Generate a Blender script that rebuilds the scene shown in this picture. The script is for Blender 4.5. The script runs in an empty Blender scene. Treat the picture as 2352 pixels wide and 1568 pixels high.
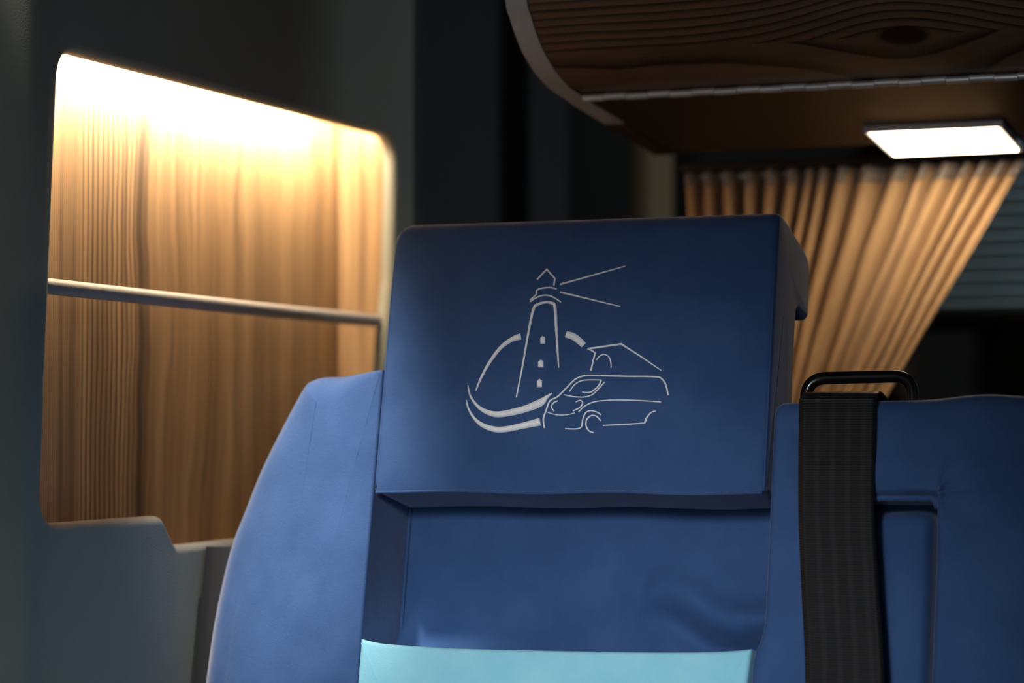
import bpy, bmesh, math, random
from mathutils import Vector, Matrix, noise
random.seed(7)

# ------------------------------------------------------------------ camera
F = 5957.0                      # focal length in pixels of a 2352 px wide frame (about 91 mm)
YAW = math.radians(20.2)
HORIZON = 1040.0
PITCH = math.atan((HORIZON - 784.0) / F)
CAM = Vector((0.0, 0.0, 1.05))
scene = bpy.context.scene
cam_d = bpy.data.cameras.new('camera'); cam = bpy.data.objects.new('camera', cam_d)
scene.collection.objects.link(cam); scene.camera = cam
cam_d.sensor_width = 36.0; cam_d.lens = F / 2352.0 * 36.0
cam_d.clip_start = 0.02
cam.location = CAM
cam.rotation_euler = (math.pi / 2 + PITCH, 0, YAW)
cam_d.dof.use_dof = True; cam_d.dof.focus_distance = 1.60; cam_d.dof.aperture_fstop = 4.6

# ------------------------------------------------------------------ world, lights, exposure
w = bpy.data.worlds.new('world'); scene.world = w; w.use_nodes = True
w.node_tree.nodes['Background'].inputs[0].default_value = (0.95, 0.98, 1.0, 1)
w.node_tree.nodes['Background'].inputs[1].default_value = 0.05
scene.view_settings.view_transform = 'Standard'; scene.view_settings.look = 'None'
scene.view_settings.exposure = 0.0; scene.view_settings.gamma = 1.0
scene.view_settings.use_curve_mapping = False

def add_light(name, kind, loc, target, energy, color, **kw):
    d = bpy.data.lights.new(name, kind); o = bpy.data.objects.new(name, d)
    scene.collection.objects.link(o); o.location = loc
    o.rotation_euler = (Vector(target) - Vector(loc)).to_track_quat('-Z', 'Y').to_euler()
    d.energy = energy; d.color = color
    for k, v in kw.items(): setattr(d, k, v)
    return o
# added cool spot in front of the bench, aimed at the lower backrest
add_light('added_bench_spot', 'SPOT', (-0.30, 0.05, 1.40), (-0.51, 1.50, 0.85), 66, (0.95, 0.97, 1.0),
          spot_size=math.radians(26), spot_blend=1.0, shadow_soft_size=0.09)
# ceiling spot, above the left end of the bench
add_light('ceiling_spot_left', 'SPOT', (-0.79, 1.10, 1.90), (-0.725, 1.50, 1.10), 115, (1.0, 0.90, 0.80),
          spot_size=math.radians(14), spot_blend=.75, shadow_soft_size=0.03)
# added fill light beyond the curtain, brightens the blind
add_light('blind_fill_light', 'AREA', (0.25, 2.50, 1.80), (0.25, 2.56, 0.9), 3.2, (0.78, 0.92, 1.0), shape='RECTANGLE', size=0.5, size_y=0.10)
# daylight from the open door behind the camera
add_light('door_daylight', 'AREA', (-0.15, -1.6, 1.0), (-0.6, 1.5, 0.95), 6, (0.93, 0.97, 1.0),
          shape='RECTANGLE', size=0.9, size_y=1.3)

# ------------------------------------------------------------------ pixel <-> space helpers
c_, s_ = math.cos(YAW), math.sin(YAW)
RIGHT = Vector((c_, s_, 0))
FWD = Vector((-s_ * math.cos(PITCH), c_ * math.cos(PITCH), math.sin(PITCH)))
UP = RIGHT.cross(FWD)
def ray(x, y): return FWD + RIGHT * ((x - 1176.0) / F) + UP * ((784.0 - y) / F)
def at_t(x, y, t): return CAM + ray(x, y) * t
def hit(x, y, p0, n):
    r = ray(x, y); n = Vector(n)
    return CAM + r * ((Vector(p0) - CAM).dot(n) / r.dot(n))
def on_x(x, y, X): return hit(x, y, (X, 0, 0), (1, 0, 0))
def on_y(x, y, Y): return hit(x, y, (0, Y, 0), (0, 1, 0))

# ------------------------------------------------------------------ object helpers
COL = scene.collection
def empty(name, loc, label, cat, group=None):
    o = bpy.data.objects.new(name, None); COL.objects.link(o); o.location = loc
    o.empty_display_size = 0.05
    o['label'] = label; o['category'] = cat
    if group: o['group'] = group
    return o
def world_loc(o):
    v = Vector((0, 0, 0))
    while o is not None: v += o.location; o = o.parent
    return v
def mesh(name, verts, faces, mat, parent=None, smooth=True, sharp=None):
    """verts in world coordinates"""
    base = world_loc(parent)
    me = bpy.data.meshes.new(name)
    me.from_pydata([tuple(Vector(v) - base) for v in verts], [], faces)
    bm = bmesh.new(); bm.from_mesh(me)
    bmesh.ops.remove_doubles(bm, verts=bm.verts, dist=1e-6)
    bmesh.ops.recalc_face_normals(bm, faces=bm.faces)
    bm.to_mesh(me); bm.free()
    if smooth:
        me.shade_smooth()
        if sharp: me.set_sharp_from_angle(angle=math.radians(sharp))
    me.materials.append(mat)
    o = bpy.data.objects.new(name, me); COL.objects.link(o)
    if parent: o.parent = parent
    return o
def tag(o, label, cat, group=None):
    o['label'] = label; o['category'] = cat
    if group: o['group'] = group
    return o
def struct(o, label, cat):
    o['kind'] = 'structure'; o['label'] = label; o['category'] = cat
    return o
def box_vf(lo, hi, bev=0.0):
    bm = bmesh.new(); bmesh.ops.create_cube(bm, size=1)
    lo, hi = Vector(lo), Vector(hi)
    for v in bm.verts:
        v.co = Vector([lo[i] + (v.co[i] + .5) * (hi[i] - lo[i]) for i in range(3)])
    if bev: bmesh.ops.bevel(bm, geom=bm.edges[:], offset=bev, segments=3, affect='EDGES', profile=.5)
    bm.verts.index_update()
    V = [v.co.copy() for v in bm.verts]; Fc = [[v.index for v in f.verts] for f in bm.faces]
    bm.free(); return V, Fc
def tube_vf(path, rad, seg=12, closed=False, caps=True):
    V, Fc = [], []; n = len(path); path = [Vector(p) for p in path]
    rads = rad if isinstance(rad, (list, tuple)) else [rad] * n
    prev = None
    for i in range(n):
        if closed: t = path[(i + 1) % n] - path[i - 1]
        else: t = path[min(i + 1, n - 1)] - path[max(i - 1, 0)]
        t.normalize()
        if prev is None:
            a = Vector((0, 0, 1)) if abs(t.z) < .9 else Vector((1, 0, 0))
            u = t.cross(a).normalized()
        else: u = (prev - t * prev.dot(t)).normalized()
        prev = u; v = t.cross(u)
        for k in range(seg):
            an = 2 * math.pi * k / seg
            V.append(path[i] + (u * math.cos(an) + v * math.sin(an)) * rads[i])
    m = n if closed else n - 1
    for i in range(m):
        j = (i + 1) % n
        for k in range(seg):
            l = (k + 1) % seg
            Fc.append([i * seg + k, i * seg + l, j * seg + l, j * seg + k])
    if caps and not closed:
        Fc.append(list(range(seg))[::-1]); Fc.append([(n - 1) * seg + k for k in range(seg)])
    return V, Fc
def merge(parts):
    V, Fc = [], []
    for v, f in parts:
        o = len(V); V += list(v); Fc += [[i + o for i in q] for q in f]
    return V, Fc
def catmull(P, per=6):
    out = []; n = len(P)
    for i in range(n - 1):
        p0, p1, p2, p3 = P[max(i - 1, 0)], P[i], P[i + 1], P[min(i + 2, n - 1)]
        for k in range(per):
            t = k / per
            out.append(tuple(.5 * (2 * b + (-a + c) * t + (2 * a - 5 * b + 4 * c - d) * t * t + (-a + 3 * b - 3 * c + d) * t ** 3)
                             for a, b, c, d in zip(p0, p1, p2, p3)))
    out.append(tuple(P[-1])); return out
def fillet(P, radii, seg=8):
    """round the corners of a closed 2D polygon"""
    out = []; n = len(P)
    for i in range(n):
        p = Vector(P[i]); a = Vector(P[i - 1]); b = Vector(P[(i + 1) % n]); r = radii[i]
        if r <= 0: out.append(p); continue
        da, db = (a - p), (b - p)
        ang = da.angle(db); d = min(r / math.tan(ang / 2), .48 * da.length, .48 * db.length)
        da.normalize(); db.normalize(); q0, q1 = p + da * d, p + db * d
        for k in range(seg + 1):
            t = k / seg
            out.append(q0 * (1 - t) ** 2 + p * 2 * t * (1 - t) + q1 * t * t)
    return out
def resample(P, step):
    out = []; n = len(P)
    for i in range(n):
        a, b = P[i], P[(i + 1) % n]; m = max(1, int((b - a).length / step))
        for k in range(m): out.append(a + (b - a) * (k / m))
    return out
def area2(P): return sum(P[i - 1].x * P[i].y - P[i].x * P[i - 1].y for i in range(len(P)))
def normals2(P):
    """inward normals of a closed CCW polygon"""
    out = []; n = len(P)
    for i in range(n):
        e0 = (P[i] - P[i - 1]).normalized(); e1 = (P[(i + 1) % n] - P[i]).normalized()
        t = e0 + e1
        if t.length < 1e-6: t = e1
        t.normalize(); out.append(Vector((-t.y, t.x)))
    return out

# ------------------------------------------------------------------ materials
class NT:
    def __init__(s, name):
        s.m = bpy.data.materials.new(name); s.m.use_nodes = True; s.t = s.m.node_tree
        s.b = s.t.nodes['Principled BSDF']; s.out = s.t.nodes['Material Output']
    def n(s, kind, **kw):
        nd = s.t.nodes.new(kind)
        for k, v in kw.items(): setattr(nd, k, v)
        return nd
    def l(s, a, b): s.t.links.new(a, b)
    def math(s, op, a, b=None, c=None):
        nd = s.n('ShaderNodeMath', operation=op)
        for i, v in enumerate((a, b, c)):
            if v is None: continue
            if isinstance(v, (int, float)): nd.inputs[i].default_value = v
            else: s.l(v, nd.inputs[i])
        return nd.outputs[0]
    def pos(s):
        g = s.n('ShaderNodeNewGeometry'); x = s.n('ShaderNodeSeparateXYZ'); s.l(g.outputs['Position'], x.inputs[0])
        return g.outputs['Position'], x.outputs
    def vec(s, x, y, z):
        nd = s.n('ShaderNodeCombineXYZ')
        for i, v in enumerate((x, y, z)):
            if isinstance(v, (int, float)): nd.inputs[i].default_value = v
            else: s.l(v, nd.inputs[i])
        return nd.outputs[0]
    def noise(s, vec, scale, detail=3, rough=.5):
        nd = s.n('ShaderNodeTexNoise'); s.l(vec, nd.inputs['Vector'])
        nd.inputs['Scale'].default_value = scale; nd.inputs['Detail'].default_value = detail
        nd.inputs['Roughness'].default_value = rough
        return nd.outputs['Fac']
    def ramp(s, fac, stops, interp='LINEAR'):
        nd = s.n('ShaderNodeValToRGB'); s.l(fac, nd.inputs[0]); cr = nd.color_ramp; cr.interpolation = interp
        while len(cr.elements) < len(stops): cr.elements.new(.5)
        for e, (p, c) in zip(cr.elements, stops):
            e.position = p; e.color = (c, c, c, 1) if isinstance(c, (int, float)) else tuple(c) + (1,)
        return nd.outputs[0]
    def mix(s, fac, a, b, mode='MIX'):
        nd = s.n('ShaderNodeMix', data_type='RGBA', blend_type=mode)
        for i, v in ((0, fac), (6, a), (7, b)):
            if isinstance(v, (int, float)): nd.inputs[i].default_value = v
            elif isinstance(v, tuple): nd.inputs[i].default_value = v + (1,)
            else: s.l(v, nd.inputs[i])
        return nd.outputs[2]
    def bump(s, h, strength, dist=.001):
        nd = s.n('ShaderNodeBump'); s.l(h, nd.inputs['Height'])
        nd.inputs['Strength'].default_value = strength; nd.inputs['Distance'].default_value = dist
        s.l(nd.outputs[0], s.b.inputs['Normal'])
    def set(s, **kw):
        names = dict(rough='Roughness', metal='Metallic', spec='Specular IOR Level', sheen='Sheen Weight',
                     sheen_r='Sheen Roughness', sheen_t='Sheen Tint', color='Base Color', coat='Coat Weight')
        for k, v in kw.items():
            s.b.inputs[names[k]].default_value = v if not isinstance(v, tuple) else v + (1,)

def velvet(name, col, col2, sheen, tint):
    t = NT(name); p, xyz = t.pos()
    f = t.noise(p, 28, 4, .6)
    c = t.mix(t.ramp(f, [(.35, 0.0), (.68, 1.0)]), col, col2)
    t.l(c, t.b.inputs['Base Color'])
    t.set(rough=.75, spec=.12, sheen=sheen, sheen_r=.30, sheen_t=tint)
    h = t.math('ADD', t.noise(p, 1500, 2, .6), t.math('MULTIPLY', t.noise(p, 420, 2), .7))
    t.bump(h, .35, .0006)
    return t.m
M = {}
M['blue'] = velvet('blue_velvet', (.031, .074, .190), (.041, .092, .225), .50, (.84, .86, 1.0))
M['cyan'] = velvet('light_blue_velvet', (.25, .60, .74), (.31, .66, .79), .3, (.7, .95, 1.0))
def plain(name, col, rough=.6, spec=.3, metal=0., bump=None):
    t = NT(name); p, xyz = t.pos()
    c = t.mix(t.noise(p, 40, 3), col, tuple(min(1, v * 1.15) for v in col))
    t.l(c, t.b.inputs['Base Color']); t.set(rough=rough, spec=spec, metal=metal)
    if bump: t.bump(t.noise(p, bump[0], 3), bump[1], .0006)
    return t.m
M['vinyl'] = plain('grey_vinyl', (.305, .318, .275), .62, .25, bump=(900, .35))
M['wall_dark'] = plain('charcoal_lining', (.075, .075, .076), .8, .15, bump=(700, .3))
M['bar'] = plain('grey_leather_bar', (.36, .35, .36), .38, .5, bump=(1500, .6))
M['trim'] = plain('grey_edge_trim', (.46, .48, .52), .45, .4)
M['thread'] = None
M['black_metal'] = plain('black_lacquered_metal', (.006, .006, .007), .18, .5)
M['black'] = plain('black_plastic', (.008, .008, .009), .55, .2)
M['steel'] = plain('brushed_steel', (.88, .89, .91), .34, .5, .6)
M['tape'] = plain('curtain_header_tape', (.30, .28, .27), .85, .1, bump=(900, .3))
M['blind'] = plain('blue_grey_blind', (.55, .70, .76), .8, .1)
M['beige_pillar'] = plain('beige_lining', (.32, .23, .13), .8, .1)
M['board'] = plain('charcoal_seat_board', (.014, .015, .017), .75, .15, bump=(700, .3))
M['floor'] = plain('dark_vinyl_floor', (.05, .045, .04), .6, .3)
M['plywood_dark'] = plain('dark_brown_laminate', (.040, .024, .014), .5, .25)
t = NT('silver_thread'); p, xyz = t.pos()
t.set(color=(.95, .97, 1.0), rough=.30, spec=.8, sheen=.6)
t.bump(t.noise(t.vec(t.math('MULTIPLY', xyz[0], 1.0), xyz[1], t.math('MULTIPLY', xyz[2], .25)), 2600, 1), .6, .0008)
M['thread'] = t.m
# curtain cloth
t = NT('beige_curtain_cloth'); p, xyz = t.pos()
t.l(t.mix(t.noise(t.vec(xyz[0], xyz[1], t.math('MULTIPLY', xyz[2], .2)), 160, 3), (.46, .31, .17), (.56, .39, .23)), t.b.inputs['Base Color'])
t.set(rough=.8, spec=.1, sheen=.25); t.bump(t.noise(p, 900, 2), .25, .0005)
M['curtain'] = t.m
# belt webbing
t = NT('black_belt_webbing'); uv = t.n('ShaderNodeUVMap'); sx = t.n('ShaderNodeSeparateXYZ'); t.l(uv.outputs[0], sx.inputs[0])
wv = t.math('SINE', t.math('MULTIPLY', sx.outputs[1], 2 * math.pi * 620))
bands = t.math('SINE', t.math('MULTIPLY', sx.outputs[0], 2 * math.pi * 5))
t.l(t.mix(t.ramp(bands, [(.3, 0.), (.7, 1.)]), (.006, .006, .0068), (.0125, .0125, .0135)), t.b.inputs['Base Color'])
t.set(rough=.45, spec=.3, sheen=.0); t.bump(wv, .4, .0006)
M['belt'] = t.m
def emit(name, col, strength):
    t = NT(name); t.set(color=(.8, .8, .8)); t.b.inputs['Emission Color'].default_value = col + (1,)
    t.b.inputs['Emission Strength'].default_value = strength
    return t.m
M['led'] = emit('warm_led', (1.0, .83, .57), 235)
M['lamp'] = emit('warm_lamp_diffuser', (1.0, .75, .47), 16)

def wood_panel(name, y0, wid, across, along, light, mid, dark, band=True):
    """straight grain: narrow rings at one side, a dark wavy band, then wide streaky figure"""
    t = NT(name); p, xyz = t.pos()
    A, L = xyz[across], xyz[along]
    n1 = t.noise(t.vec(t.math('MULTIPLY', A, 5.0), 0.0, t.math('MULTIPLY', L, 5.5)), 1.0, 2)
    n2 = t.noise(t.vec(t.math('MULTIPLY', A, 30.0), 3.0, t.math('MULTIPLY', L, 14.0)), 1.0, 2)
    s = t.math('DIVIDE', t.math('SUBTRACT', A, y0), wid)
    d = t.math('ADD', t.math('MULTIPLY', t.math('SUBTRACT', n1, .5), .10), t.math('MULTIPLY', t.math('SUBTRACT', n2, .5), .035))
    wgt = t.ramp(s, [(0., .03), (.11, .06), (.24, .55), (.40, 1.0)])
    s2 = t.math('ADD', s, t.math('MULTIPLY', d, wgt))
    fc = t.n('ShaderNodeFloatCurve'); t.l(s2, fc.inputs['Value'])
    cu = fc.mapping.curves[0]
    pts = [(0, 0), (.11, .46), (.28, .74), (.32, .76), (.5, .85), (1, 1)]
    while len(cu.points) < len(pts): cu.points.new(.5, .5)
    for q, v in zip(cu.points, pts): q.location = v; q.handle_type = 'VECTOR'
    fc.mapping.update()
    ph = t.math('FRACT', t.math('MULTIPLY', fc.outputs[0], 44.0))
    ring = t.ramp(ph, [(0., 0.), (.42, .08), (.66, .85), (.84, 1.), (.93, .05), (1., 0.)])
    con = t.ramp(s2, [(0., .62), (.11, .72), (.14, 1.0), (.28, 1.0), (.33, .30), (1., .22)])
    streak = t.noise(t.vec(t.math('MULTIPLY', A, 520.0), 0.0, t.math('MULTIPLY', L, 5.0)), 1.0, 3)
    mids = t.noise(t.vec(t.math('MULTIPLY', s2, wid * 130.0), 2.0, t.math('MULTIPLY', L, 3.0)), 1.0, 3)
    broad = t.noise(t.vec(t.math('MULTIPLY', s2, wid * 34.0), 7.0, t.math('MULTIPLY', L, 1.6)), 1.0, 2)
    base = t.mix(t.ramp(broad, [(.38, 0.), (.62, 1.)]), light, mid)
    base = t.mix(t.math('MULTIPLY', t.ramp(mids, [(.48, 0.), (.70, 1.)]), .55), base, dark)
    c = t.mix(t.math('MULTIPLY', ring, con), base, dark)
    c = t.mix(t.math('MULTIPLY', t.ramp(streak, [(.42, 0.), (.72, 1.)]), .38), c, dark)
    if band:
        bnd = t.ramp(s2, [(.262, 0.), (.282, .9), (.308, .8), (.314, 0.)])
        c = t.mix(t.math('MULTIPLY', bnd, .8), c, dark)
    t.l(c, t.b.inputs['Base Color']); t.set(rough=.42, spec=.3)
    t.bump(ring, .08, .0005)
    return t.m

# ------------------------------------------------------------------ the left wall with its niche opening
XW = -0.80
yz = lambda x, y, X=XW: Vector((on_x(x, y, X).y, on_x(x, y, X).z))
open_px = [(140, 112), (908, 315), (900, 640), (876, 900), (862, 1205), (408, 1252), (376, 1184), (96, 1204)]
open_r = [.022, .022, .0, .0, .02, .006, .012, .020]
op = fillet([yz(*q) for q in open_px], open_r, 10)
op = resample(op, .006)
if area2(op) < 0: op.reverse()
nin = normals2(op)          # inward = into the opening
rows = []                   # (offset away from the opening, x)
R_LIP = .006
for k in range(7):
    a = math.pi / 2 * k / 6
    rows.append((R_LIP * (1 - math.sin(a)), XW - R_LIP * (1 - math.cos(a))))
rows += [(0., XW - .009), (.001, XW - .010), (.018, XW - .010)]
V, Fc = [], []; N = len(op)
for off, X in rows:
    for q, nn in zip(op, nin):
        r = q - nn * off; V.append(Vector((X, r.x, r.y)))
for i in range(len(rows) - 1):
    for k in range(N):
        l = (k + 1) % N; Fc.append([i * N + k, i * N + l, (i + 1) * N + l, (i + 1) * N + k])

YB, YE, ZT, ZF = 1.345, on_x(950, 400, XW).y, 1.95, 0.0
# flat vinyl sheet from the lip out to the edges of the wall
bm = bmesh.new()
ring = [bm.verts.new(V[k]) for k in range(N)]
rect = [bm.verts.new((XW, a, b)) for a, b in ((YB, ZF), (YE, ZF), (YE, ZT), (YB, ZT))]
ed = [bm.edges.new((ring[k], ring[(k + 1) % N])) for k in range(N)] + [bm.edges.new((rect[k], rect[(k + 1) % 4])) for k in range(4)]
bmesh.ops.triangle_fill(bm, edges=ed, use_beauty=True, use_dissolve=False)
bm.verts.index_update()
sheet = ([v.co.copy() for v in bm.verts], [[v.index for v in f.verts] for f in bm.faces]); bm.free()
# the wall bends away softly on the near side, then runs on past the camera
prof = [(XW, YB)]
for k in range(1, 13):
    a = math.radians(32) * k / 12; r = .05
    prof.append((XW - r * (1 - math.cos(a)), YB - r * math.sin(a)))
x0, y0 = prof[-1]; prof += [(x0 - .035, y0 - .055), (x0 - .040, y0 - .07), (x0 - .040, -.6)]
pv = [Vector((x, y, z)) for x, y in prof for z in (ZF, ZT)]
pf = [[2 * i, 2 * i + 2, 2 * i + 3, 2 * i + 1] for i in range(len(prof) - 1)]
wl = mesh('wall_left', *merge([(V, Fc), sheet, (pv, pf)]), M['vinyl'], sharp=40)
struct(wl, 'grey vinyl side wall of the camper with a lit opening', 'wall')

# ------------------------------------------------------------------ the wood-lined niche behind the opening
D_N = .052
zt = max(q.y for q in op); zb = min(q.y for q in op); yl = min(q.x for q in op)
YR = on_x(888, 500, XW - .01).y
niche = empty('wall_niche', (XW - D_N, 1.66, zb - .03), 'wood-lined wall niche lit from above, left of the blue seat', 'niche')
M['wood_niche'] = wood_panel('brown_striped_wood', on_x(92, 700, XW - D_N).y, YR - on_x(92, 700, XW - D_N).y, 1, 2,
                             (.35, .215, .115), (.26, .155, .080), (.058, .036, .023))
M['wood_side_lit'] = wood_panel('brown_striped_wood_return_lit', XW - D_N - .09, .15, 0, 2, (.48, .32, .18), (.36, .225, .12), (.09, .055, .034), False)  # return's wood coloured lighter to carry the strip's glow
T = .008
mesh('back_panel', *box_vf((XW - D_N - T, yl - .018, zb - .03), (XW - D_N, YR + T, zt + .035)), M['wood_niche'], niche, smooth=False)
mesh('side_panel', *box_vf((XW - D_N, YR, zb - .03), (XW - .0101, YR + T, zt + .035)), M['wood_side_lit'], niche, smooth=False)
mesh('side_panel', *box_vf((XW - D_N, yl - .018, zb - .03), (XW - .0101, yl - .010, zt + .035)), M['wood_niche'], niche, smooth=False)
mesh('top_panel', *box_vf((XW - D_N, yl - .010, zt + .027), (XW - .0101, YR, zt + .035)), M['wood_niche'], niche, smooth=False)
mesh('bottom_panel', *box_vf((XW - D_N, yl - .010, zb - .03), (XW - .0101, YR, zb - .022)), M['wood_niche'], niche, smooth=False)
# padded retaining bar across the opening; at its far end it turns down along the edge
bp = [on_x(92, 655, XW - .010)] + [on_x(x, y, XW - .010) for x, y in ((118, 658), (300, 678), (500, 700), (700, 721), (850, 735))]
bp += [on_x(x, y, XW - .010) for x, y in ((872, 738), (880, 744), (881, 756), (879, 790), (876, 850), (872, 920), (868, 1000))]
bp = [Vector(q) for q in catmull([tuple(q) for q in bp], 6)]
kk = len(bp); br = [.0050 if i < kk * .5 else .0050 - .0022 * (i - kk * .5) / (kk * .5) for i in range(kk)]
mesh('retaining_bar', *tube_vf(bp, br, 14), M['bar'], niche)['label'] = 'grey padded bar across the niche'
# LED strip tucked up behind the top lip
led = empty('led_strip', (XW - .013, 1.66, zt + .010), 'glowing warm light strip along the top of the wood niche', 'light strip')
ya, yb_ = yl - .006, YR - .055
zl = lambda y: zt + .006
mesh('channel', *box_vf((XW - .0140, ya, zt + .0090), (XW - .0112, YR - .01, zt + .0240)), M['trim'], led, smooth=False)
mesh('diffuser', *box_vf((XW - .0175, ya, zt + .0110), (XW - .0141, yb_, zt + .0210)), M['led'], led, smooth=False)
mesh('diffuser', *box_vf((XW - .0175, YR - .035, zt + .0110), (XW - .0141, YR - .012, zt + .0210)), M['led'], led, smooth=False)

# ------------------------------------------------------------------ rest of the shell
def slab(name, lo, hi, mat, label, cat):
    o = mesh(name, *box_vf(lo, hi), mat, smooth=False); struct(o, label, cat); return o
slab('floor', (-1.0, -.6, -.04), (1.0, 2.9, 0), M['floor'], 'dark floor of the camper van', 'floor')
slab('ceiling', (-1.0, .1, 1.95), (1.0, 2.9, 1.99), M['wall_dark'], 'dark ceiling of the camper van', 'ceiling')
slab('wall_far_left', (-.93, YE, 0), (-.90, 2.86, 1.95), M['wall_dark'], 'dark lining of the recess past the niche', 'wall')
slab('trim_1', (-.90, YE, 0), (-.80, YE + .02, 1.95), M['wall_dark'], 'dark post at the end of the grey side wall', 'post')
YBK = 2.62
# far wall with a window opening on the right
wx0 = on_y(1980, 500, YBK).x
wz1 = on_y(2200, 250, YBK).z; wz0 = on_y(2200, 1180, YBK).z
parts = [box_vf((-.90, YBK, 0), (wx0, YBK + .04, 1.95)), box_vf((wx0, YBK, wz1), (.95, YBK + .04, 1.95)),
         box_vf((wx0, YBK, 0), (.95, YBK + .04, wz0)), box_vf((.72, YBK, wz0), (.95, YBK + .04, wz1))]
struct(mesh('wall_back', *merge(parts), M['wall_dark'], smooth=False), 'charcoal end wall of the van behind the curtain', 'wall')
pl0, pl1 = on_y(1442, 430, 2.42).x, on_y(1500, 430, 2.42).x
struct(mesh('trim_2', *box_vf((pl0, 2.42, 0), (pl1, 2.50, 1.95), .012), M['beige_pillar'], sharp=40), 'narrow beige lined post left of the curtain', 'post')

win = mesh('window_1', *merge([
    box_vf((wx0, YBK + .005, wz0), (wx0 + .03, YBK + .035, wz1)), box_vf((.69, YBK + .005, wz0), (.72, YBK + .035, wz1)),
    box_vf((wx0 + .03, YBK + .005, wz1 - .03), (.69, YBK + .035, wz1)), box_vf((wx0 + .03, YBK + .005, wz0), (.69, YBK + .035, wz0 + .03))]),
    M['black'], smooth=False)
struct(win, 'dark window behind the curtain with a half lowered blind', 'window')
tg = NT('dark_window_glass'); tg.set(color=(.006, .008, .009), rough=.06, spec=.5)
mesh('pane', *box_vf((wx0 + .03, YBK + .018, wz0 + .03), (.69, YBK + .023, wz1 - .03)), tg.m, win, smooth=False)
# pleated blind
zbl = on_y(2300, 715, YBK).z; V, Fc = [], []
n = 26; top = wz1 - .03
for i in range(n + 1):
    z = top + (zbl - top) * i / n; d = -.004 - (.009 if i % 2 else 0)
    V += [Vector((wx0 + .032, YBK + .002 + d, z)), Vector((.688, YBK + .002 + d, z))]
for i in range(n): Fc.append([2 * i, 2 * i + 1, 2 * i + 3, 2 * i + 2])
bl = empty('window_blind', (wx0 + .2, YBK, zbl), 'blue-grey pleated blind half lowered over the window at right', 'blind')
mesh('pleated_cloth', V, Fc, M['blind'], bl, smooth=False)
mesh('bottom_rail', *box_vf((wx0 + .032, YBK - .016, zbl - .016), (.688, YBK + .003, zbl), .003), M['black'], bl)
mesh('head_rail', *box_vf((wx0 + .032, YBK - .016, top), (.688, YBK + .003, top + .018), .003), M['black'], bl)

# ------------------------------------------------------------------ overhead cabinet
H0 = at_t(1334, 218, 1.80); XC = H0.x
prof_px = [(1212, 0), (1221, 36), (1232, 72), (1246, 108), (1264, 143), (1285, 174), (1310, 201), (1334, 218)]
door_p = [(on_x(x, y, XC).y, on_x(x, y, XC).z) for x, y in prof_px]
y_, z_ = door_p[0]
door_p = [(y_ + dy, z_ + dz) for dy, dz in ((.0, 1.936 - z_), (-.004, .36), (-.008, .23), (-.0115, .15), (-.0105, .09), (-.0065, .04))] + door_p
door_p = catmull(door_p, 4)
under_px = [(1334, 218), (1440, 284), (1545, 352)]
und = [(on_x(x, y, XC).y, on_x(x, y, XC).z) for x, y in under_px]
XR = XC + 1.15
cab = empty('overhead_cabinet', (XC + .3, und[-1][0], und[-1][1]), 'dark wood overhead cabinet with curved door and grey edge', 'cabinet')
def extrude_x(pts, x0, x1, thick, nx=1):
    """sheet of given thickness following a (y,z) curve, extruded along x"""
    nrm = []
    for i in range(len(pts)):
        a = Vector(pts[max(i - 1, 0)]); b = Vector(pts[min(i + 1, len(pts) - 1)]); tt = (b - a).normalized()
        nrm.append(Vector((-tt.y, tt.x)))     # towards the inside of the cabinet
    inner = [Vector(p) + nn * thick for p, nn in zip(pts, nrm)]
    loop = [Vector(p) for p in pts] + inner[::-1]; m = len(loop); V = []
    for x in (x0, x1): V += [Vector((x, q.x, q.y)) for q in loop]
    Fc = [[k, (k + 1) % m, m + (k + 1) % m, m + k] for k in range(m)]
    h = len(pts)
    for s in (0, m):
        for i in range(h - 1): Fc.append([s + i, s + i + 1, s + m - 2 - i, s + m - 1 - i])
    return V, Fc
# wood of the cabinet door: horizontal grain with a knot
t = NT('dark_brown_knotted_wood'); p, xyz = t.pos()
kq = on_x(1255, 127, XC); kn = on_y(2075, 78, kq.y); kn.z = kq.z
X, Z = xyz[0], xyz[2]
n1 = t.noise(t.vec(t.math('MULTIPLY', X, 2.6), 0., t.math('MULTIPLY', Z, 12.)), 1., 2)
n2 = t.noise(t.vec(t.math('MULTIPLY', X, 12.0), 0., t.math('MULTIPLY', Z, 45.)), 1., 2)
dx = t.math('DIVIDE', t.math('SUBTRACT', X, kn.x), .045); dz = t.math('DIVIDE', t.math('SUBTRACT', Z, kn.z), .013)
rr = t.math('SQRT', t.math('ADD', t.math('MULTIPLY', dx, dx), t.math('MULTIPLY', dz, dz)))
push = t.math('MULTIPLY', t.math('EXPONENT', t.math('MULTIPLY', t.math('MULTIPLY', dx, dx), -.45)), 1.15)
e_ = t.math('SUBTRACT', t.math('ABSOLUTE', dz), push)
fr = t.math('ADD', t.math('MULTIPLY', t.math('GREATER_THAN', dz, 0.), 1.9), 1.15)
v = t.math('ADD', t.math('MULTIPLY', e_, fr), t.math('ADD', t.math('MULTIPLY', n1, 2.2), t.math('MULTIPLY', n2, .5)))
ph = t.math('FRACT', v)
ring = t.ramp(ph, [(0., 0.), (.5, .15), (.8, .75), (.92, 1.), (1., .1)])
knot = t.ramp(rr, [(.0, 1.), (.30, .95), (.42, .0)])
streak = t.noise(t.vec(t.math('MULTIPLY', X, 7.), 0., t.math('MULTIPLY', Z, 420.)), 1., 3)
c = t.mix(ring, (.22, .135, .085), (.035, .022, .016))
c = t.mix(t.math('MULTIPLY', t.ramp(streak, [(.45, 0.), (.75, 1.)]), .35), c, (.05, .027, .015))
c = t.mix(knot, c, (.03, .016, .01))
t.l(c, t.b.inputs['Base Color']); t.set(rough=.4, spec=.35)
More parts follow.
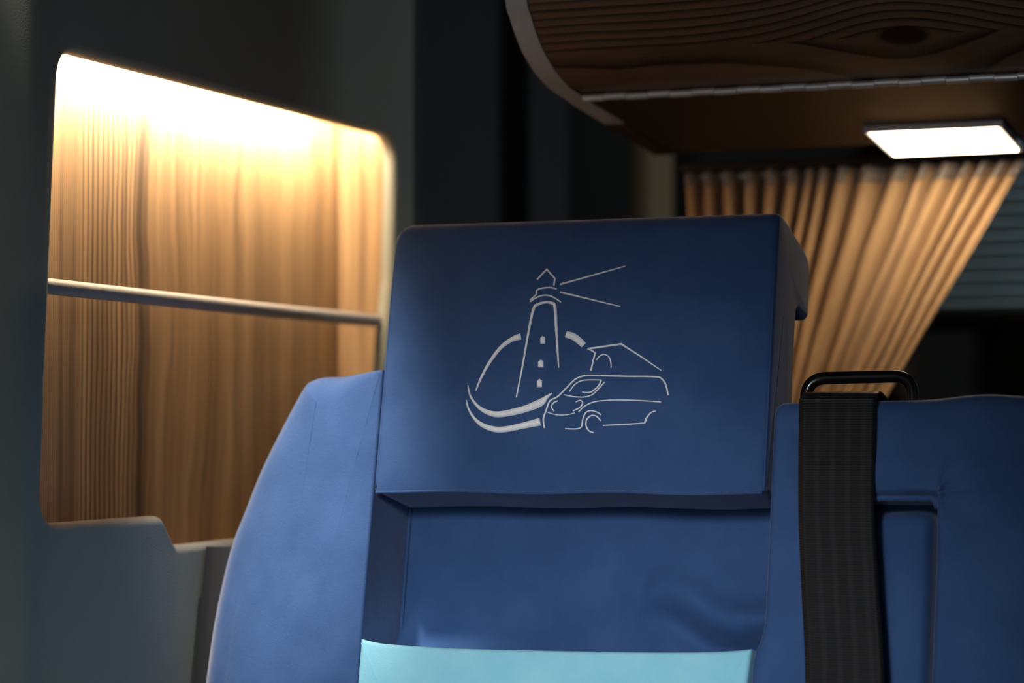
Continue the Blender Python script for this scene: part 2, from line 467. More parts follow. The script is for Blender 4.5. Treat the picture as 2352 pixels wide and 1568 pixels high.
M['wood_cab'] = t.m
mesh('door', *extrude_x(door_p, XC, XR, .012), M['wood_cab'], cab, sharp=40)
# end panel whose grey edge follows the curve
ep = [(y - .001, z) for y, z in door_p] + [(y, z - .0015) for y, z in und[1:]]
dpx = 46 / F * 1.8 / c_
top_z = door_p[0][1]
loop = ep + [(und[-1][0], top_z)]
loop = [(y + .0012, z + .0006) for y, z in loop]
m = len(loop); V = [Vector((x, y, z)) for x in (XC - dpx, XC - .0006) for y, z in loop]
Fc = [[k, (k + 1) % m, m + (k + 1) % m, m + k] for k in range(m)] + [list(range(m))[::-1], [m + k for k in range(m)]]
for sh in (0, XR - XC + dpx):
    e_ = mesh('end_panel', [q + Vector((sh, 0, 0)) for q in V], Fc, M['plywood_dark'], cab, sharp=30)
    mesh('edge_band', *extrude_x([(y - .001, z) for y, z in door_p] + [(und[0][0] * (1 - f) + und[1][0] * f, und[0][1] * (1 - f) + und[1][1] * f - .001) for f in (.3, .6, .95)], XC - dpx - .0004 + sh, XC - .0004 + sh, .0022), M['trim'], e_, sharp=40)
mesh('bottom_panel', *extrude_x([(y, z) for y, z in und], XC, XR, .012), M['plywood_dark'], cab, sharp=40)
mesh('back_panel', *box_vf((XC, und[-1][0] - .012, und[-1][1] + .004), (XR, und[-1][0], top_z)), M['plywood_dark'], cab, smooth=False)
mesh('top_panel', *box_vf((XC, door_p[0][0], top_z), (XR, und[-1][0], top_z + .012)), M['plywood_dark'], cab, smooth=False)
# piano hinge with single knuckles
hy, hz = door_p[-1]; hy -= .0035; hz -= .0028
hinge = mesh('hinge', *box_vf((XC + .002, hy + .001, hz + .001), (XR - .01, hy + .010, hz + .0022)), M['steel'], cab, smooth=False)
kl = 49 / F * 1.8 / c_
kv, kf = tube_vf([(0, 0, 0), (kl - .0006, 0, 0)], .0025, 12)
kme = None
for i in range(44):
    x = XC + .003 + i * kl
    tl = .0003 if i % 2 else -.0002
    if kme is None:
        o = mesh('knuckle', kv, kf, M['steel'], None, sharp=50); kme = o.data
    else:
        o = bpy.data.objects.new('knuckle', kme); COL.objects.link(o)
    o.parent = hinge; o.location = Vector((x, hy, hz + tl)) - world_loc(hinge)

# lamp on the underside of the cabinet
un = Vector((0, und[-1][1] - und[0][1], -(und[-1][0] - und[0][0]))).normalized()
up0 = Vector((XC, und[1][0], und[1][1])); un2 = Vector((0, und[2][1] - und[1][1], -(und[2][0] - und[1][0]))).normalized()
if un2.z > 0: un2 = -un2
lc = [hit(x, y, up0 + un2 * .004, un2) for x, y in ((2003, 304), (2290, 291), (2337, 342), (2052, 357))]
lamp = empty('under_cabinet_lamp', sum(lc, Vector()) / 4 - un2 * .006, 'glowing warm lamp under the overhead cabinet above the curtain', 'lamp')
ya0 = (lc[0].y + lc[1].y) / 2; ya1 = (lc[2].y + lc[3].y) / 2; lx0 = sum(q.x for q in (lc[0], lc[3])) / 2; lx1 = sum(q.x for q in (lc[1], lc[2])) / 2
along = Vector((0, und[2][0] - und[1][0], und[2][1] - und[1][1])).normalized()
def on_under(x, y, h):   # point on the underside at x, y, standing h below it
    k = (y - up0.y) / along.y
    return Vector((x, 0, 0)) + Vector((0, up0.y, up0.z)) + along * k + un2 * h
def slab_under(x0, x1, y0, y1, h0, h1, bev):
    V, Fc = box_vf((0, 0, 0), (1, 1, 1), 0)
    bm = bmesh.new(); bmesh.ops.create_cube(bm, size=1)
    for v in bm.verts:
        a, b, c = (v.co + Vector((.5, .5, .5))); v.co = on_under(x0 + (x1 - x0) * a, y0 + (y1 - y0) * b, h0 + (h1 - h0) * c)
    bmesh.ops.bevel(bm, geom=bm.edges[:], offset=bev, segments=3, affect='EDGES')
    bm.verts.index_update(); r = [v.co.copy() for v in bm.verts], [[v.index for v in f.verts] for f in bm.faces]; bm.free(); return r
mesh('housing', *slab_under(lx0 - .003, lx1 + .003, ya0 - .002, ya1 + .003, .0002, .0040, .0008), M['trim'], lamp, sharp=40)
xm = lx0 + (lx1 - lx0) * .70
mesh('diffuser', *slab_under(lx0, xm - .0008, ya0, ya1, .0041, .0050, .0002), M['lamp'], lamp, sharp=40)
mesh('diffuser', *slab_under(xm + .0008, lx1, ya0, ya1, .0041, .0050, .0002), M['lamp'], lamp, sharp=40)

# ------------------------------------------------------------------ curtain
YCU = und[-1][0] + .045
zc = on_y(1700, 383, YCU).z; zc = und[-1][1] - .009
xa, xb = on_y(1548, 395, YCU).x, on_y(2350, 362, YCU).x
zb_ = on_y(1900, 1000, YCU).z
ba, bb = on_y(1600, 1000, YCU).x, on_y(1978, 1000, YCU).x
cur = empty('curtain', (xa, YCU, 0.45), 'beige pleated curtain gathered to the left behind the headrest', 'curtain')
NP = 17; rp = random.Random(5)
knots = [0.]
for i in range(NP): knots.append(knots[-1] + rp.uniform(.65, 1.4) * (1.45 if i >= 9 and i < 13 else 1))
knots = [k / knots[-1] for k in knots]
amps = [rp.uniform(.7, 1.25) for _ in range(NP)]
def pleat(u):
    for i in range(NP):
        if u <= knots[i + 1] or i == NP - 1:
            f = (u - knots[i]) / (knots[i + 1] - knots[i])
            return amps[i] * (math.cos(2 * math.pi * f) * .5 + .5) ** 1.3, i, f
def cur_pt(u, v, off=0.):
    z = zc + (zb_ - zc) * v
    top = xa + (xb - xa) * u; bot = ba + (bb - ba) * u
    vv = min(v, 1.25); e = vv ** 1.0
    x = top + (bot - top) * e
    if v > 1.25: x += (top - bot) * .4 * (v - 1.25)
    h, i, f = pleat(u)
    deep = .044 - .028 * min(1, u * 1.25)
    d = deep * (1 - .35 * min(1, v)) * h + .004 * noise.noise(Vector((u * 9, v * 2.2, 3)))
    if u > .955: d *= max(0, (1 - u) / .045)
    x += .004 * noise.noise(Vector((u * 14, v * 2, 8))) * min(1, v * 3)
    return Vector((x, YCU + .012 + d - off, z))
def cur_sheet(v0, v1, nv, off):
    nu = 340; V, Fc = [], []
    for j in range(nv + 1):
        for i in range(nu + 1): V.append(cur_pt(i / nu, v0 + (v1 - v0) * j / nv, off))
    for j in range(nv):
        for i in range(nu):
            a = j * (nu + 1) + i; Fc.append([a, a + 1, a + nu + 2, a + nu + 1])
    return V, Fc
co = mesh('cloth', *cur_sheet(0, (zc - .5) / (zc - zb_), 60, 0), M['curtain'], cur)
sm = co.modifiers.new('thickness', 'SOLIDIFY'); sm.thickness = .0012; sm.offset = 1
tp = mesh('header_tape', *cur_sheet(.0, .058, 4, .0022), M['tape'], cur)
sm = tp.modifiers.new('thickness', 'SOLIDIFY'); sm.thickness = .001; sm.offset = 0
hemV = []
rl = mesh('rail', *box_vf((xa, YCU + .014, zc + .001), (xb + .12, YCU + .034, zc + .0075), .001), M['black'], cur)

# ------------------------------------------------------------------ bench seat, in its own tilted frame (a across, b up the back, n out of the back)
TAU = math.radians(11.5)
SO = at_t(1310, 1130, 1.60)
SA = Vector((1, 0, 0)); SB = Vector((0, math.sin(TAU), math.cos(TAU))); SN = Vector((0, -math.cos(TAU), math.sin(TAU)))
def S(a, b, n=0.): return SO + SA * a + SB * b + SN * n
def spx(x, y, n=0.):
    q = hit(x, y, SO + SN * n, SN) - SO; return Vector((q.dot(SA), q.dot(SB)))
seat = empty('bench_seat', (SO.x, SO.y + .05, 0), 'dark blue velvet bench seat with headrest and light blue centre panel', 'seat')
B_LOW = -.50
def pad(name, outline, depth, rad, bulge, mat, nz=None, rings=14, step=.004, n0=0., tilt=lambda a: 0.):
    """padded panel: outline (a,b), rounded edge rad(p), domed front, displaced by nz(a,b)"""
    P = resample([Vector(q) for q in outline], step)
    if area2(P) < 0: P.reverse()
    nn = normals2(P); n = len(P); C = sum(P, Vector((0, 0))) / n
    V, Fc, rws = [], [], []
    rws.append([S(p.x, p.y, n0 - depth) for p in P])
    for k in range(7):
        f = math.pi / 2 * k / 6; row = []
        for p, q in zip(P, nn):
            r = rad(p); m = p + q * r * (1 - math.cos(f)); row.append((m, n0 - r + r * math.sin(f)))
        rws.append([S(m.x, m.y, h + tilt(m.x)) for m, h in row]); last = row
    for k in range(1, rings):
        f = 1 - (k / rings); row = []
        for m, h in last:
            g = C + (m - C) * f
            hh = n0 + bulge * (1 - f ** 3) + (nz(g.x, g.y) * min(1, (1 - f) * 4) if nz else 0)
            row.append(S(g.x, g.y, hh + tilt(g.x)))
        rws.append(row)
    for r in rws: V += r
    for i in range(len(rws) - 1):
        for k in range(n):
            l = (k + 1) % n; Fc.append([i * n + k, i * n + l, (i + 1) * n + l, (i + 1) * n + k])
    V.append(S(C.x, C.y, n0 + tilt(C.x) + bulge + (nz(C.x, C.y) if nz else 0))); ci = len(V) - 1; b = (len(rws) - 1) * n
    for k in range(n): Fc.append([b + k, b + (k + 1) % n, ci])
    Fc.append(list(range(n))[::-1])
    return mesh(name, V, Fc, mat, seat, sharp=60)

D_R = .062                                     # depth of the headrest recess
aL = (spx(852, 1140).x + spx(832, 1470).x) / 2   # left side of the recess
aR = (spx(1770, 1170).x + spx(1752, 1400).x) / 2 # right side of the recess
# --- left bolster
lo_px = [(742, 861), (716, 868), (695, 889), (655, 962), (600, 1072), (560, 1172), (530, 1250), (505, 1350), (486, 1450), (470, 1568)]
def left_tilt(a): e = max(0., aL - a) / .10; return -.026 * e ** 1.25
def solve_left(x, y, drop=.016):
    n_ = 0.
    for _ in range(6): v_ = spx(x, y, n_); n_ = left_tilt(v_.x) - drop
    return v_
lo = [solve_left(*q) for q in lo_px]
lo = [Vector(q) for q in catmull([tuple(q) for q in lo], 5)]
low = lo[-1]
topb = spx(862, 862).y
topb = solve_left(880, 862).y
lb = [Vector((aL, topb)), solve_left(830, 860), solve_left(780, 860)] + lo + [Vector((low.x - .012, -.30)), Vector((low.x - .014, B_LOW)), Vector((aL, B_LOW))]
def nz_left(a, b):
    k = .0028 * noise.noise(Vector((a * 14, b * 46 + a * 16, 1.7))) * max(0, 1 - abs(b - .045) / .06)
    return k + .0022 * noise.noise(Vector((a * 11, b * 9, 5)))
pad('left_bolster', lb, .085, lambda p: .0025 + .0235 * min(1, max(0, aL - .003 - p.x) / .035), .007, M['blue'], nz_left, rings=22, tilt=left_tilt)
# --- recess back
def grid(name, a0, a1, b0, b1, na, nb, fn, mat, parent):
    V, Fc = [], []
    for j in range(nb + 1):
        for i in range(na + 1):
            a = a0 + (a1 - a0) * i / na; b = b0 + (b1 - b0) * j / nb; V.append(S(a, b, fn(a, b)))
    for j in range(nb):
        for i in range(na):
            q = j * (na + 1) + i; Fc.append([q, q + 1, q + na + 2, q + na + 1])
    o = mesh(name, V, Fc, mat, parent)
    return o
bC = spx(1500, 1495).y                      # top of the light blue panel
def recess_n(a, b):
    h = -D_R + .0015 * noise.noise(Vector((a * 12, b * 12, 2)))
    # slack fold running down into the lower right corner
    p, q = spx(1470, 1385, -D_R), spx(1760, 1475, -D_R); d = q - p
    tt = max(0, min(1, (Vector((a, b)) - p).dot(d) / d.dot(d))); pr = p + d * tt
    dist = (b - pr.y) - .004 * math.sin(tt * 7)
    h += .018 * tt ** .6 * math.exp(-((dist - .010) / .012) ** 2) - .012 * tt ** .5 * math.exp(-((dist + .010) / .009) ** 2)
    # crease in the lower left corner
    p, q = spx(932, 1478, -D_R), spx(990, 1360, -D_R); d = q - p
    nrm = Vector((-d.y, d.x)).normalized(); e = Vector((a, b)) - p
    h += .004 * math.exp(-((e.dot(nrm) - .004) / .004) ** 2) * max(0, 1 - max(0, e.dot(d) / d.dot(d)))
    return h
grid('recess_back', aL - .002, aR + .02, B_LOW, topb - .015, 90, 160, recess_n, M['blue'], seat)
# thin seam where the side of the recess meets its back
sm_ = [S(aL + .0012, topb - .02 - (topb - .02 + .13) * k / 20, -D_R + .0015) for k in range(21)]
mesh('recess_seam', *tube_vf(sm_, .0012, 8), M['blue'], seat)

# --- light blue centre panel
cp = [spx(828, 1466), spx(870, 1476), spx(940, 1482), spx(1050, 1488), spx(1200, 1492), spx(1350, 1495), spx(1500, 1497), spx(1640, 1496), spx(1727, 1490)]
cp = [Vector(q) for q in catmull([tuple(q) for q in cp], 4)]
cp[0].x = aL + .0004
aC = spx(1722, 1530).x
cp += [Vector((aC - .001, spx(1720, 1568).y)), Vector((aC - .002, B_LOW)), Vector((aL + .0004, B_LOW))]
pad('centre_panel', cp, D_R - .004, lambda p: .003, .004, M['cyan'], lambda a, b: .0012 * noise.noise(Vector((a * 16, b * 18, 9))), n0=.0015)

# --- right part of the backrest: one upholstered sheet with a belt slot cut in it
bT = spx(2000, 915).y; aE = spx(2352, 1200).x + .16
s0, s1 = spx(1868, 1300).x, (spx(2144, 1180).x + spx(2150, 1540).x) / 2
sT = spx(2080, 1136).y
lines_a = sorted(set([aR + (s0 - aR) * i / 12 for i in range(13)] + [aR + d for d in (.0004, .001, .002, .0035, .006)] + [s0 + (s1 - s0) * i / 10 for i in range(11)] +
                     [s1 + (aE - s1) * (i / 46) for i in range(47)] + [s1 + d for d in (.0004, .0010, .002, .0035, .006)] + [s0 - d for d in (.0004, .001, .002, .0035)]))
lines_b = sorted(set([B_LOW + (sT - B_LOW) * i / 90 for i in range(91)] + [sT + (bT - sT) * i / 24 for i in range(25)] +
                     [sT + d for d in (.0004, .001, .002, .0035, .006)] + [bT - d for d in (.0004, .0015, .003, .005, .008)]))
def rnd(d, r):
    d = max(0., min(d, r)); return -r + math.sqrt(max(0., r * r - (r - d) ** 2))
def right_n(a, b):
    dt = bT - b
    h = min(rnd(a - aR, .0045), 0) + rnd(dt, .011)
    da = max(s0 - a, a - s1, 0) if b < sT else 0
    if a > s0 and a < s1: ds = b - sT
    elif b < sT: ds = max(s0 - a, a - s1)
    else: ds = math.hypot(max(s0 - a, a - s1), b - sT)
    h += rnd(ds, .004)
    # puckers at the slot corner and soft upholstery waves
    e = math.hypot(a - s1, b - sT)
    h += .0020 * math.exp(-(e / .020) ** 2) * math.sin(math.atan2(b - sT, a - s1) * 7 + .6)
    h += .0022 * noise.noise(Vector((a * 15, b * 13, 4))) + .004 * math.exp(-((b - sT - .012) / .012) ** 2) * (1 if a > s0 else 0)
    h += .005 * math.exp(-((a - s1 - .02) / .022) ** 2)
    return h
bl_ = lambda a: .0016 * noise.noise(Vector((a * 18, 0, 3))) + .004 * math.exp(-((a - spx(2270, 905).x) / .03) ** 2)
V, Fc, idx = [], [], {}
for j, b in enumerate(lines_b):
    for i, a in enumerate(lines_a):
        bb2 = b + bl_(a) * max(0, 1 - (bT - b) / .04)
        # the lower left edge swells over the light blue panel
        sw = 1 / (1 + math.exp((b - spx(1735, 1478).y) / .004)) * max(0, 1 - (a - aR) / .02) * (aR - aC - .0005)
        rc = .007; ex = max(0, (b - (bT - rc)) / rc) if a < aR + .02 else 0
        sw2 = rc * (1 - math.sqrt(max(0, 1 - ex * ex))) * max(0, 1 - (a - aR) / .02)
        idx[i, j] = len(V); V.append(S(a - sw + sw2, bb2, right_n(a, b)))
hole = lambda i, j: lines_a[i] > s0 - 1e-6 and lines_a[i + 1] < s1 + 1e-6 and lines_b[j + 1] < sT + 1e-6
na, nb = len(lines_a) - 1, len(lines_b) - 1
for j in range(nb):
    for i in range(na):
        if not hole(i, j): Fc.append([idx[i, j], idx[i + 1, j], idx[i + 1, j + 1], idx[i, j + 1]])
def skirt(keys, depth):
    for k in range(len(keys) - 1):
        a, b = idx[keys[k]], idx[keys[k + 1]]
        o = len(V); V.append(V[a] - SN * depth); V.append(V[b] - SN * depth); Fc.append([a, b, o + 1, o])
skirt([(0, j) for j in range(nb + 1)], .075); skirt([(i, nb) for i in range(na + 1)], .075); skirt([(na, j) for j in range(nb + 1)], .075)
i0 = min(range(na + 1), key=lambda i: abs(lines_a[i] - s0)); i1 = min(range(na + 1), key=lambda i: abs(lines_a[i] - s1)); jT = min(range(nb + 1), key=lambda j: abs(lines_b[j] - sT))
skirt([(i0, j) for j in range(jT + 1)], .03); skirt([(i1, j) for j in range(jT + 1)], .03); skirt([(i, jT) for i in range(i0, i1 + 1)], .03)
mesh('right_backrest', V, Fc, M['blue'], seat, sharp=60)
grid('slot_panel', s0 - .004, s1 + .004, B_LOW, sT + .004, 30, 120, lambda a, b: -.024 - .030 * min(1, max(0, a - s1 + .0085) / .005) - .02 * min(1, max(0, b - sT + .010) / .008) + .008 * math.exp(-((a - (s0 + s1) / 2 - .016) / .02) ** 2) + .001 * noise.noise(Vector((a * 30, b * 14, 6))), M['blue'], seat)
hem = [S(s0 + (s1 - .004 - s0) * k / 30, sT - .0012 + .0010 * noise.noise(Vector((k * .9, 0, 2))), -.004 + .0008 * noise.noise(Vector((k * .7, 5, 2)))) for k in range(31)]
hem += [S(s1 - .0015, sT - .003, -.003), S(s1 - .0005, sT - .007, -.0045)]
mesh('slot_piping', *tube_vf(hem, [.0021 + .0006 * noise.noise(Vector((k * .8, 1, 1))) for k in range(len(hem))], 10), M['blue'], seat)
# backing board, cushion and base carry the backrest down to the floor
aW = low.x
wq = on_x(450, 1430, XW) - SO; NB = wq.dot(SN); bBT = (on_x(490, 1263, XW) - SO).dot(SB)
aB = XW + .002 - SO.x
def board(name, a0, a1, b0, b1, n0, n1):
    mesh(name, [S(a, b, n) for a in (a0, a1) for b in (b0, b1) for n in (n0, n1)],
         [[0, 1, 3, 2], [4, 6, 7, 5], [0, 4, 5, 1], [2, 3, 7, 6], [0, 2, 6, 4], [1, 5, 7, 3]], M['board'], seat, smooth=False)
board('side_board', aB, low.x + .03, B_LOW, bBT, NB - .018, NB)
board('back_board', aL - .004, aE, B_LOW, topb - .02, -.10, -.0755)
pb = S(0, B_LOW, 0)
mesh('seat_cushion', *box_vf((SO.x + aW - .02, pb.y - .48, pb.z - .08), (SO.x + aE, pb.y + .10, pb.z + .05), .03), M['blue'], seat)
mesh('seat_base', *box_vf((SO.x + aW, pb.y - .42, 0), (SO.x + aE - .01, pb.y + .10, pb.z - .082), .006), M['black'], seat, sharp=40)

# --- headrest: section (n,b) swept across, with a thicker overhanging top at the back
hL = (spx(858, 1128).x + spx(903, 560).x) / 2; hR = (spx(1757, 1130).x + spx(1788, 520).x) / 2
hT = spx(1350, 486).y; DH = .056
sec = [(0, 0, .0015), (0, hT, .016), (-.088, hT - .010, .020), (-.088, hT - .052, .006), (-.056, hT - .052, .004), (-.056, 0, .004)]
sec2 = resample(fillet([Vector(q[:2]) for q in sec], [q[2] for q in sec], 8), .006)
if area2(sec2) < 0: sec2.reverse()
sn = normals2(sec2); ns = len(sec2)
stations = []
RE = .0045
for k in range(6):
    f = math.pi / 2 * k / 5; stations.append((hL + RE * (1 - math.cos(f)), RE * (1 - math.sin(f))))
na_ = 60
for k in range(1, na_): stations.append((hL + RE + (hR - hL - 2 * RE) * k / na_, 0))
for k in range(6):
    f = math.pi / 2 * (1 - k / 5); stations.append((hR - RE * (1 - math.cos(f)), RE * (1 - math.sin(f))))
def face_n(a, b):
    e = min(a - hL, hR - a, b + .0, hT - b); f = max(0, min(1, e / .07)); f = 1 - (1 - f) ** 2.2
    return f * (.0050 + .0007 * noise.noise(Vector((a * 14, b * 14, 11))))
V, Fc = [], []
for a, ins in stations:
    lc_ = max(0., 1 - (a - hL) / .010)
    for q, nn in zip(sec2, sn):
        r = q + nn * ins; n_, b_ = r.x, r.y
        if n_ > -.004: n_ += face_n(a, b_)
        if b_ > hT - .03: b_ -= .007 * lc_ ** 2 * ((b_ - hT + .03) / .03)     # softer top left corner
        if b_ < .004: b_ += .0006 * math.sin(a * 60) - .0022 * max(0, 1 - (hR - a) / .06) * 0
        if n_ < -.050:
            n_ += .003 * noise.noise(Vector((a * 30, b_ * 40, 3))); a2 = a
        V.append(S(a, b_, n_))
nst = len(stations)
for i in range(nst - 1):
    for k in range(ns):
        l = (k + 1) % ns; Fc.append([i * ns + k, i * ns + l, (i + 1) * ns + l, (i + 1) * ns + k])
def cap(i0, flip):
    cen = Vector(); 
    for k in range(ns): cen += V[i0 + k]
    # the section is an upside-down L: fan from a point inside the corner
    a = stations[0][0] if i0 == 0 else stations[-1][0]
    V.append(S(a, hT - .03, -.03)); c = len(V) - 1
    for k in range(ns): Fc.append([i0 + k, i0 + (k + 1) % ns, c])
cap(0, True); cap((nst - 1) * ns, False)
head = mesh('headrest', V, Fc, M['blue'], seat, sharp=60)
head['label'] = 'blue velvet headrest with silver embroidered lighthouse emblem'
# seams round the headrest's front
def ribbon_tube(name, pts, r, parent): return mesh(name, *tube_vf(pts, r, 8), M['blue'], parent)
ribbon_tube('seam', [S(hL + .002 + (hR - hL - .004) * k / 40, -.0002 + .0006 * math.sin((hL + (hR - hL) * k / 40) * 60), .0002) for k in range(41)], .0010, head)
for sx, sg in ((hL, 1), (hR, -1)):
    ribbon_tube('seam', [S(sx + sg * .0014, .002 + (hT - .022) * k / 40, -.0010) for k in range(41)], [.0008 * min(1, (40.5 - k) / 8) for k in range(41)], head)

# --- embroidered emblem, drawn in its own artboard units and laid on the headrest's front
K = 520.0 / 1853.0
def art(x, y): return spx(1040 + x * K, 580 + y * K, .0048)
px_m = 1.6 / F * K
def stroke(pts, wd, smooth=True):
    n = len(pts)
    wd = wd if isinstance(wd, (list, tuple)) else [wd] * n
    if len(wd) == 2 and n > 2: wd = [wd[0] + (wd[1] - wd[0]) * i / (n - 1) for i in range(n)]
    Q = [(x, y, q) for (x, y), q in zip(pts, wd)]
    Q = catmull(Q, 5) if smooth else Q
    if not smooth:
        R = []
        for i in range(len(Q) - 1):
            for k in range(4): R.append(tuple(a + (b - a) * k / 4 for a, b in zip(Q[i], Q[i + 1])))
        Q = R + [Q[-1]]
    P = [art(q[0], q[1]) for q in Q]; m = len(P); V, Fc = [], []
    for i in range(m):
        t = (P[min(i + 1, m - 1)] - P[max(i - 1, 0)]).normalized(); s = Vector((-t.y, t.x))
        if not smooth and 0 < i < m - 1:
            t0 = (P[i] - P[i - 1]).normalized(); t1 = (P[i + 1] - P[i]).normalized(); k = max(.5, math.cos(t0.angle(t1) / 2)) if t0.length and t1.length else 1
        else: k = 1
        hw = Q[i][2] * px_m * .58 / k
        hgt = min(.0010, .0003 + hw * .45)
        for f in (-1, -.7, 0, .7, 1):
            q = P[i] + s * hw * f
            V.append(S(q.x, q.y, face_n(q.x, q.y) + (-.0006 if abs(f) == 1 else hgt * (1 if f == 0 else .75))))
    for i in range(m - 1):
        for k in range(4): Fc.append([i * 5 + k, i * 5 + k + 1, i * 5 + 6 + k, i * 5 + 5 + k])
    Fc.append([0, 1, 2, 3, 4][::-1]); Fc.append([(m - 1) * 5 + k for k in range(5)])
    return V, Fc
def blob(pts):
    P = [art(*q) for q in pts]; n = len(P); C = sum(P, Vector((0, 0))) / n; V = []
    for sc, h in ((1, -.0006), (.9, .0006), (.5, .0009)):
        for p in P: q = C + (p - C) * sc; V.append(S(q.x, q.y, face_n(q.x, q.y) + h))
    Fc = []
    for r in range(2):
        for k in range(n): l = (k + 1) % n; Fc.append([r * n + k, r * n + l, (r + 1) * n + l, (r + 1) * n + k])
    Fc.append([2 * n + k for k in range(n)])
    return V, Fc
emb = {}
emb['embroidered_lighthouse'] = [
    stroke([(690, 220), (768, 135), (835, 210), (828, 268)], 15, False),
    stroke([(632, 388), (665, 362), (684, 340), (690, 308), (735, 291), (800, 286), (850, 297)], 13),
    stroke([(632, 403), (680, 372), (735, 351), (785, 351), (830, 368), (885, 405)], 13),
    stroke([(520, 1185), (570, 930), (620, 650), (662, 462), (700, 424), (765, 406), (815, 415), (836, 445), (848, 650), (867, 942)], [13, 15, 19, 24, 24, 22, 26, 28, 22, 12])]
for x, y, w_, h_ in ((736, 713, 40, 70), (720, 906, 46, 68), (709, 1066, 44, 72)):
    emb['embroidered_lighthouse'].append(blob([(x - w_ / 2, y + h_ / 2), (x - w_ / 2, y - h_ * .2), (x, y - h_ / 2), (x + w_ / 2, y - h_ * .3), (x + w_ / 2, y + h_ / 2)]))
emb['embroidered_light_beam'] = [stroke([(878, 260), (1408, 107)], [17, 11], False), stroke([(878, 322), (1370, 440)], [17, 11], False)]
emb['embroidered_sun_arc'] = [
    stroke([(190, 1130), (230, 1030), (300, 900), (390, 780), (480, 712), (557, 685)], [11, 19, 26, 32, 42, 56])]
emb['embroidered_sun_cap'] = [
    stroke([(928, 668), (985, 685), (1035, 722), (1072, 758)], [56, 58, 56, 50])]
emb['embroidered_boat'] = [
    stroke([(125, 1087), (140, 1160), (180, 1230), (250, 1290), (350, 1322), (470, 1308), (600, 1275), (715, 1228), (765, 1185), (815, 1150)], [9, 14, 22, 35, 48, 55, 60, 66, 34, 8]),
    stroke([(112, 1207), (130, 1280), (180, 1360), (250, 1415), (350, 1445), (450, 1440), (570, 1415), (714, 1382)], [9, 15, 25, 38, 48, 50, 52, 66])]
emb['embroidered_house'] = [
    stroke([(1103, 787), (1250, 766), (1378, 747), (1540, 850), (1708, 965)], [18, 17, 17, 14, 10], False),
    stroke([(1110, 785), (1166, 820), (1148, 890), (1132, 967)], 14, False),
    stroke([(1175, 880), (1205, 845), (1240, 833), (1275, 850), (1293, 890), (1297, 942)], 11)]
emb['embroidered_van'] = [
    stroke([(749, 1435), (741, 1360), (765, 1290), (795, 1215), (860, 1178), (930, 1110), (1000, 1040), (1070, 1010), (1160, 1005), (1400, 1012), (1650, 1015), (1710, 1032), (1745, 1085), (1763, 1168)], 14),
    stroke([(955, 1140), (1000, 1080), (1060, 1048), (1140, 1042), (1218, 1043)], 11), stroke([(1216, 1043), (1195, 1090), (1140, 1138), (1100, 1146), (1060, 1142)], [16, 9]),
    stroke([(910, 1163), (980, 1178), (1070, 1183), (1140, 1165), (1190, 1120), (1245, 1058)], 11),
    stroke([(862, 1213), (825, 1230), (808, 1265), (830, 1297)], 12), stroke([(1008, 1222), (1045, 1210), (1064, 1228), (1045, 1265), (985, 1297)], 12),
    stroke([(778, 1308), (850, 1327), (930, 1328), (1000, 1312)], 9),
    stroke([(1030, 1305), (1080, 1258), (1160, 1222), (1280, 1208), (1420, 1207), (1560, 1212), (1705, 1222)], 11),
    stroke([(918, 1440), (1010, 1442), (1052, 1425), (1065, 1360), (1090, 1310), (1130, 1294), (1180, 1305), (1215, 1328)], 12),
    stroke([(1210, 1375), (1180, 1342), (1140, 1332), (1100, 1360), (1090, 1410), (1110, 1455), (1150, 1472)], 12),
    stroke([(1228, 1413), (1400, 1405), (1570, 1393)], 11), stroke([(1568, 1395), (1590, 1345), (1625, 1307), (1663, 1295)], [16, 9])]
for nm, pr in emb.items():
    o = mesh(nm, *merge(pr), M['thread'], head); o['label'] = 'raised silver thread embroidery'

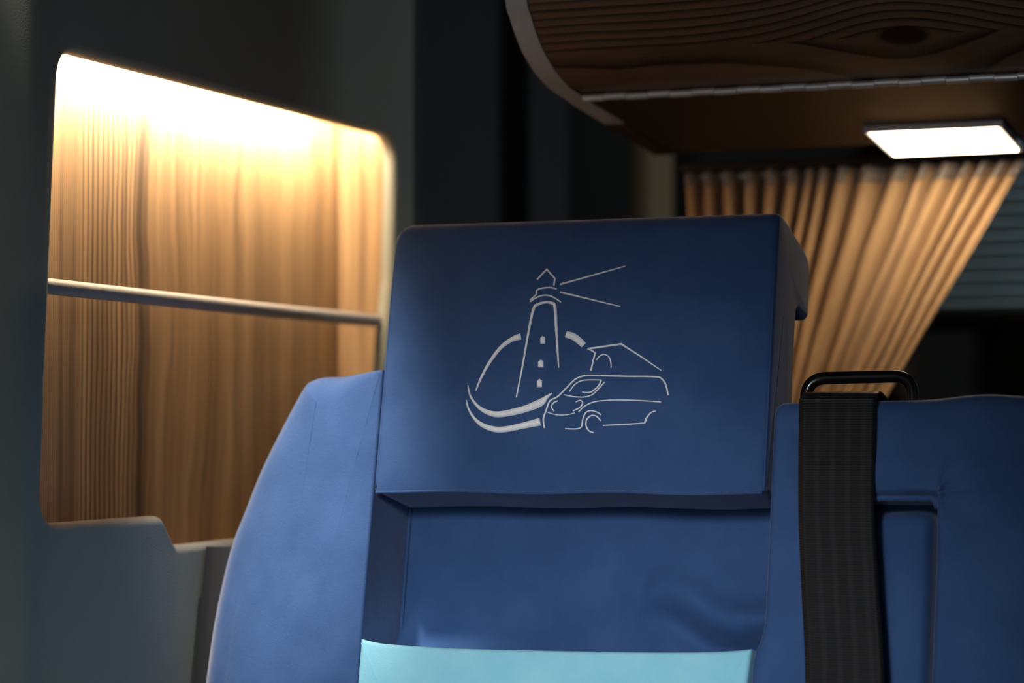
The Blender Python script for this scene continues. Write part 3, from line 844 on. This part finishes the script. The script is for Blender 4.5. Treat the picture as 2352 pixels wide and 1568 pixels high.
# --- belt guide loop on top of the backrest
def n_px(x, y, n): q = spx(x, y, n); return S(q.x, q.y, n)
NG = -.028
gp = [spx(x, y, NG) for x, y in ((1852, 985), (1852, 869), (2096, 863), (2096, 985))]
gp = resample(fillet(gp, [.006, .0125, .0125, .006], 10), .002)
mesh('belt_guide', *tube_vf([S(q.x, q.y, NG) for q in gp], .0039, 14, closed=True), M['black_metal'], seat)['label'] = 'black metal belt guide loop'

# ------------------------------------------------------------------ seat belt webbing
belt = empty('seat_belt', S(spx(1930, 1568).x, B_LOW + .02, .006), 'black woven seat belt hanging over the blue backrest', 'seat belt')
edge = [(1836, 2011, 930), (1834, 2008, 1100), (1835, 2009, 1200), (1841, 2018, 1350), (1850, 2031, 1568)]
path = []                                # (left a, right a, b, n)
n_f = .0085
for xl, xr, y in edge: path.append((spx(xl, y, n_f).x, spx(xr, y, n_f).x, spx(xl, y, n_f).y, n_f))
xl, xr, y = edge[-1]
for k in range(1, 7): path.append((path[4][0], path[4][1], path[4][2] + (B_LOW + .02 - path[4][2]) * k / 6, n_f))
l0, r0 = path[0][0], path[0][1]
roll = [(l0, r0, bT - .060, -.050), (l0, r0, bT - .004, -.0445), (l0, r0, bT + .0035, -.030), (l0, r0, bT + .0052, -.012), (l0, r0, bT + .0030, .001), (l0, r0, bT - .004, .0065)]
path = catmull(roll + path, 10)
V, Fc, UV = [], [], []; L = 0; W = 14; th = .0013
prevp = None
for li, ri, b, n in path:
    c = Vector((b, n)); L += 0 if prevp is None else (c - prevp).length; prevp = c
    for k in range(W + 1):
        f = k / W; V.append(S(li + (ri - li) * f, b, n)); UV.append((f, L))
for j in range(len(path) - 1):
    for k in range(W):
        q = j * (W + 1) + k; Fc.append([q, q + 1, q + W + 2, q + W + 1])
me = bpy.data.meshes.new('webbing'); bl0 = world_loc(belt); me.from_pydata([tuple(v - bl0) for v in V], [], Fc)
uvl = me.uv_layers.new(name='UVMap')
for lp in me.loops: uvl.data[lp.index].uv = UV[lp.vertex_index]
me.shade_smooth(); me.materials.append(M['belt'])
wo = bpy.data.objects.new('webbing', me); COL.objects.link(wo); wo.parent = belt
md = wo.modifiers.new('thickness', 'SOLIDIFY'); md.thickness = th; md.offset = 0
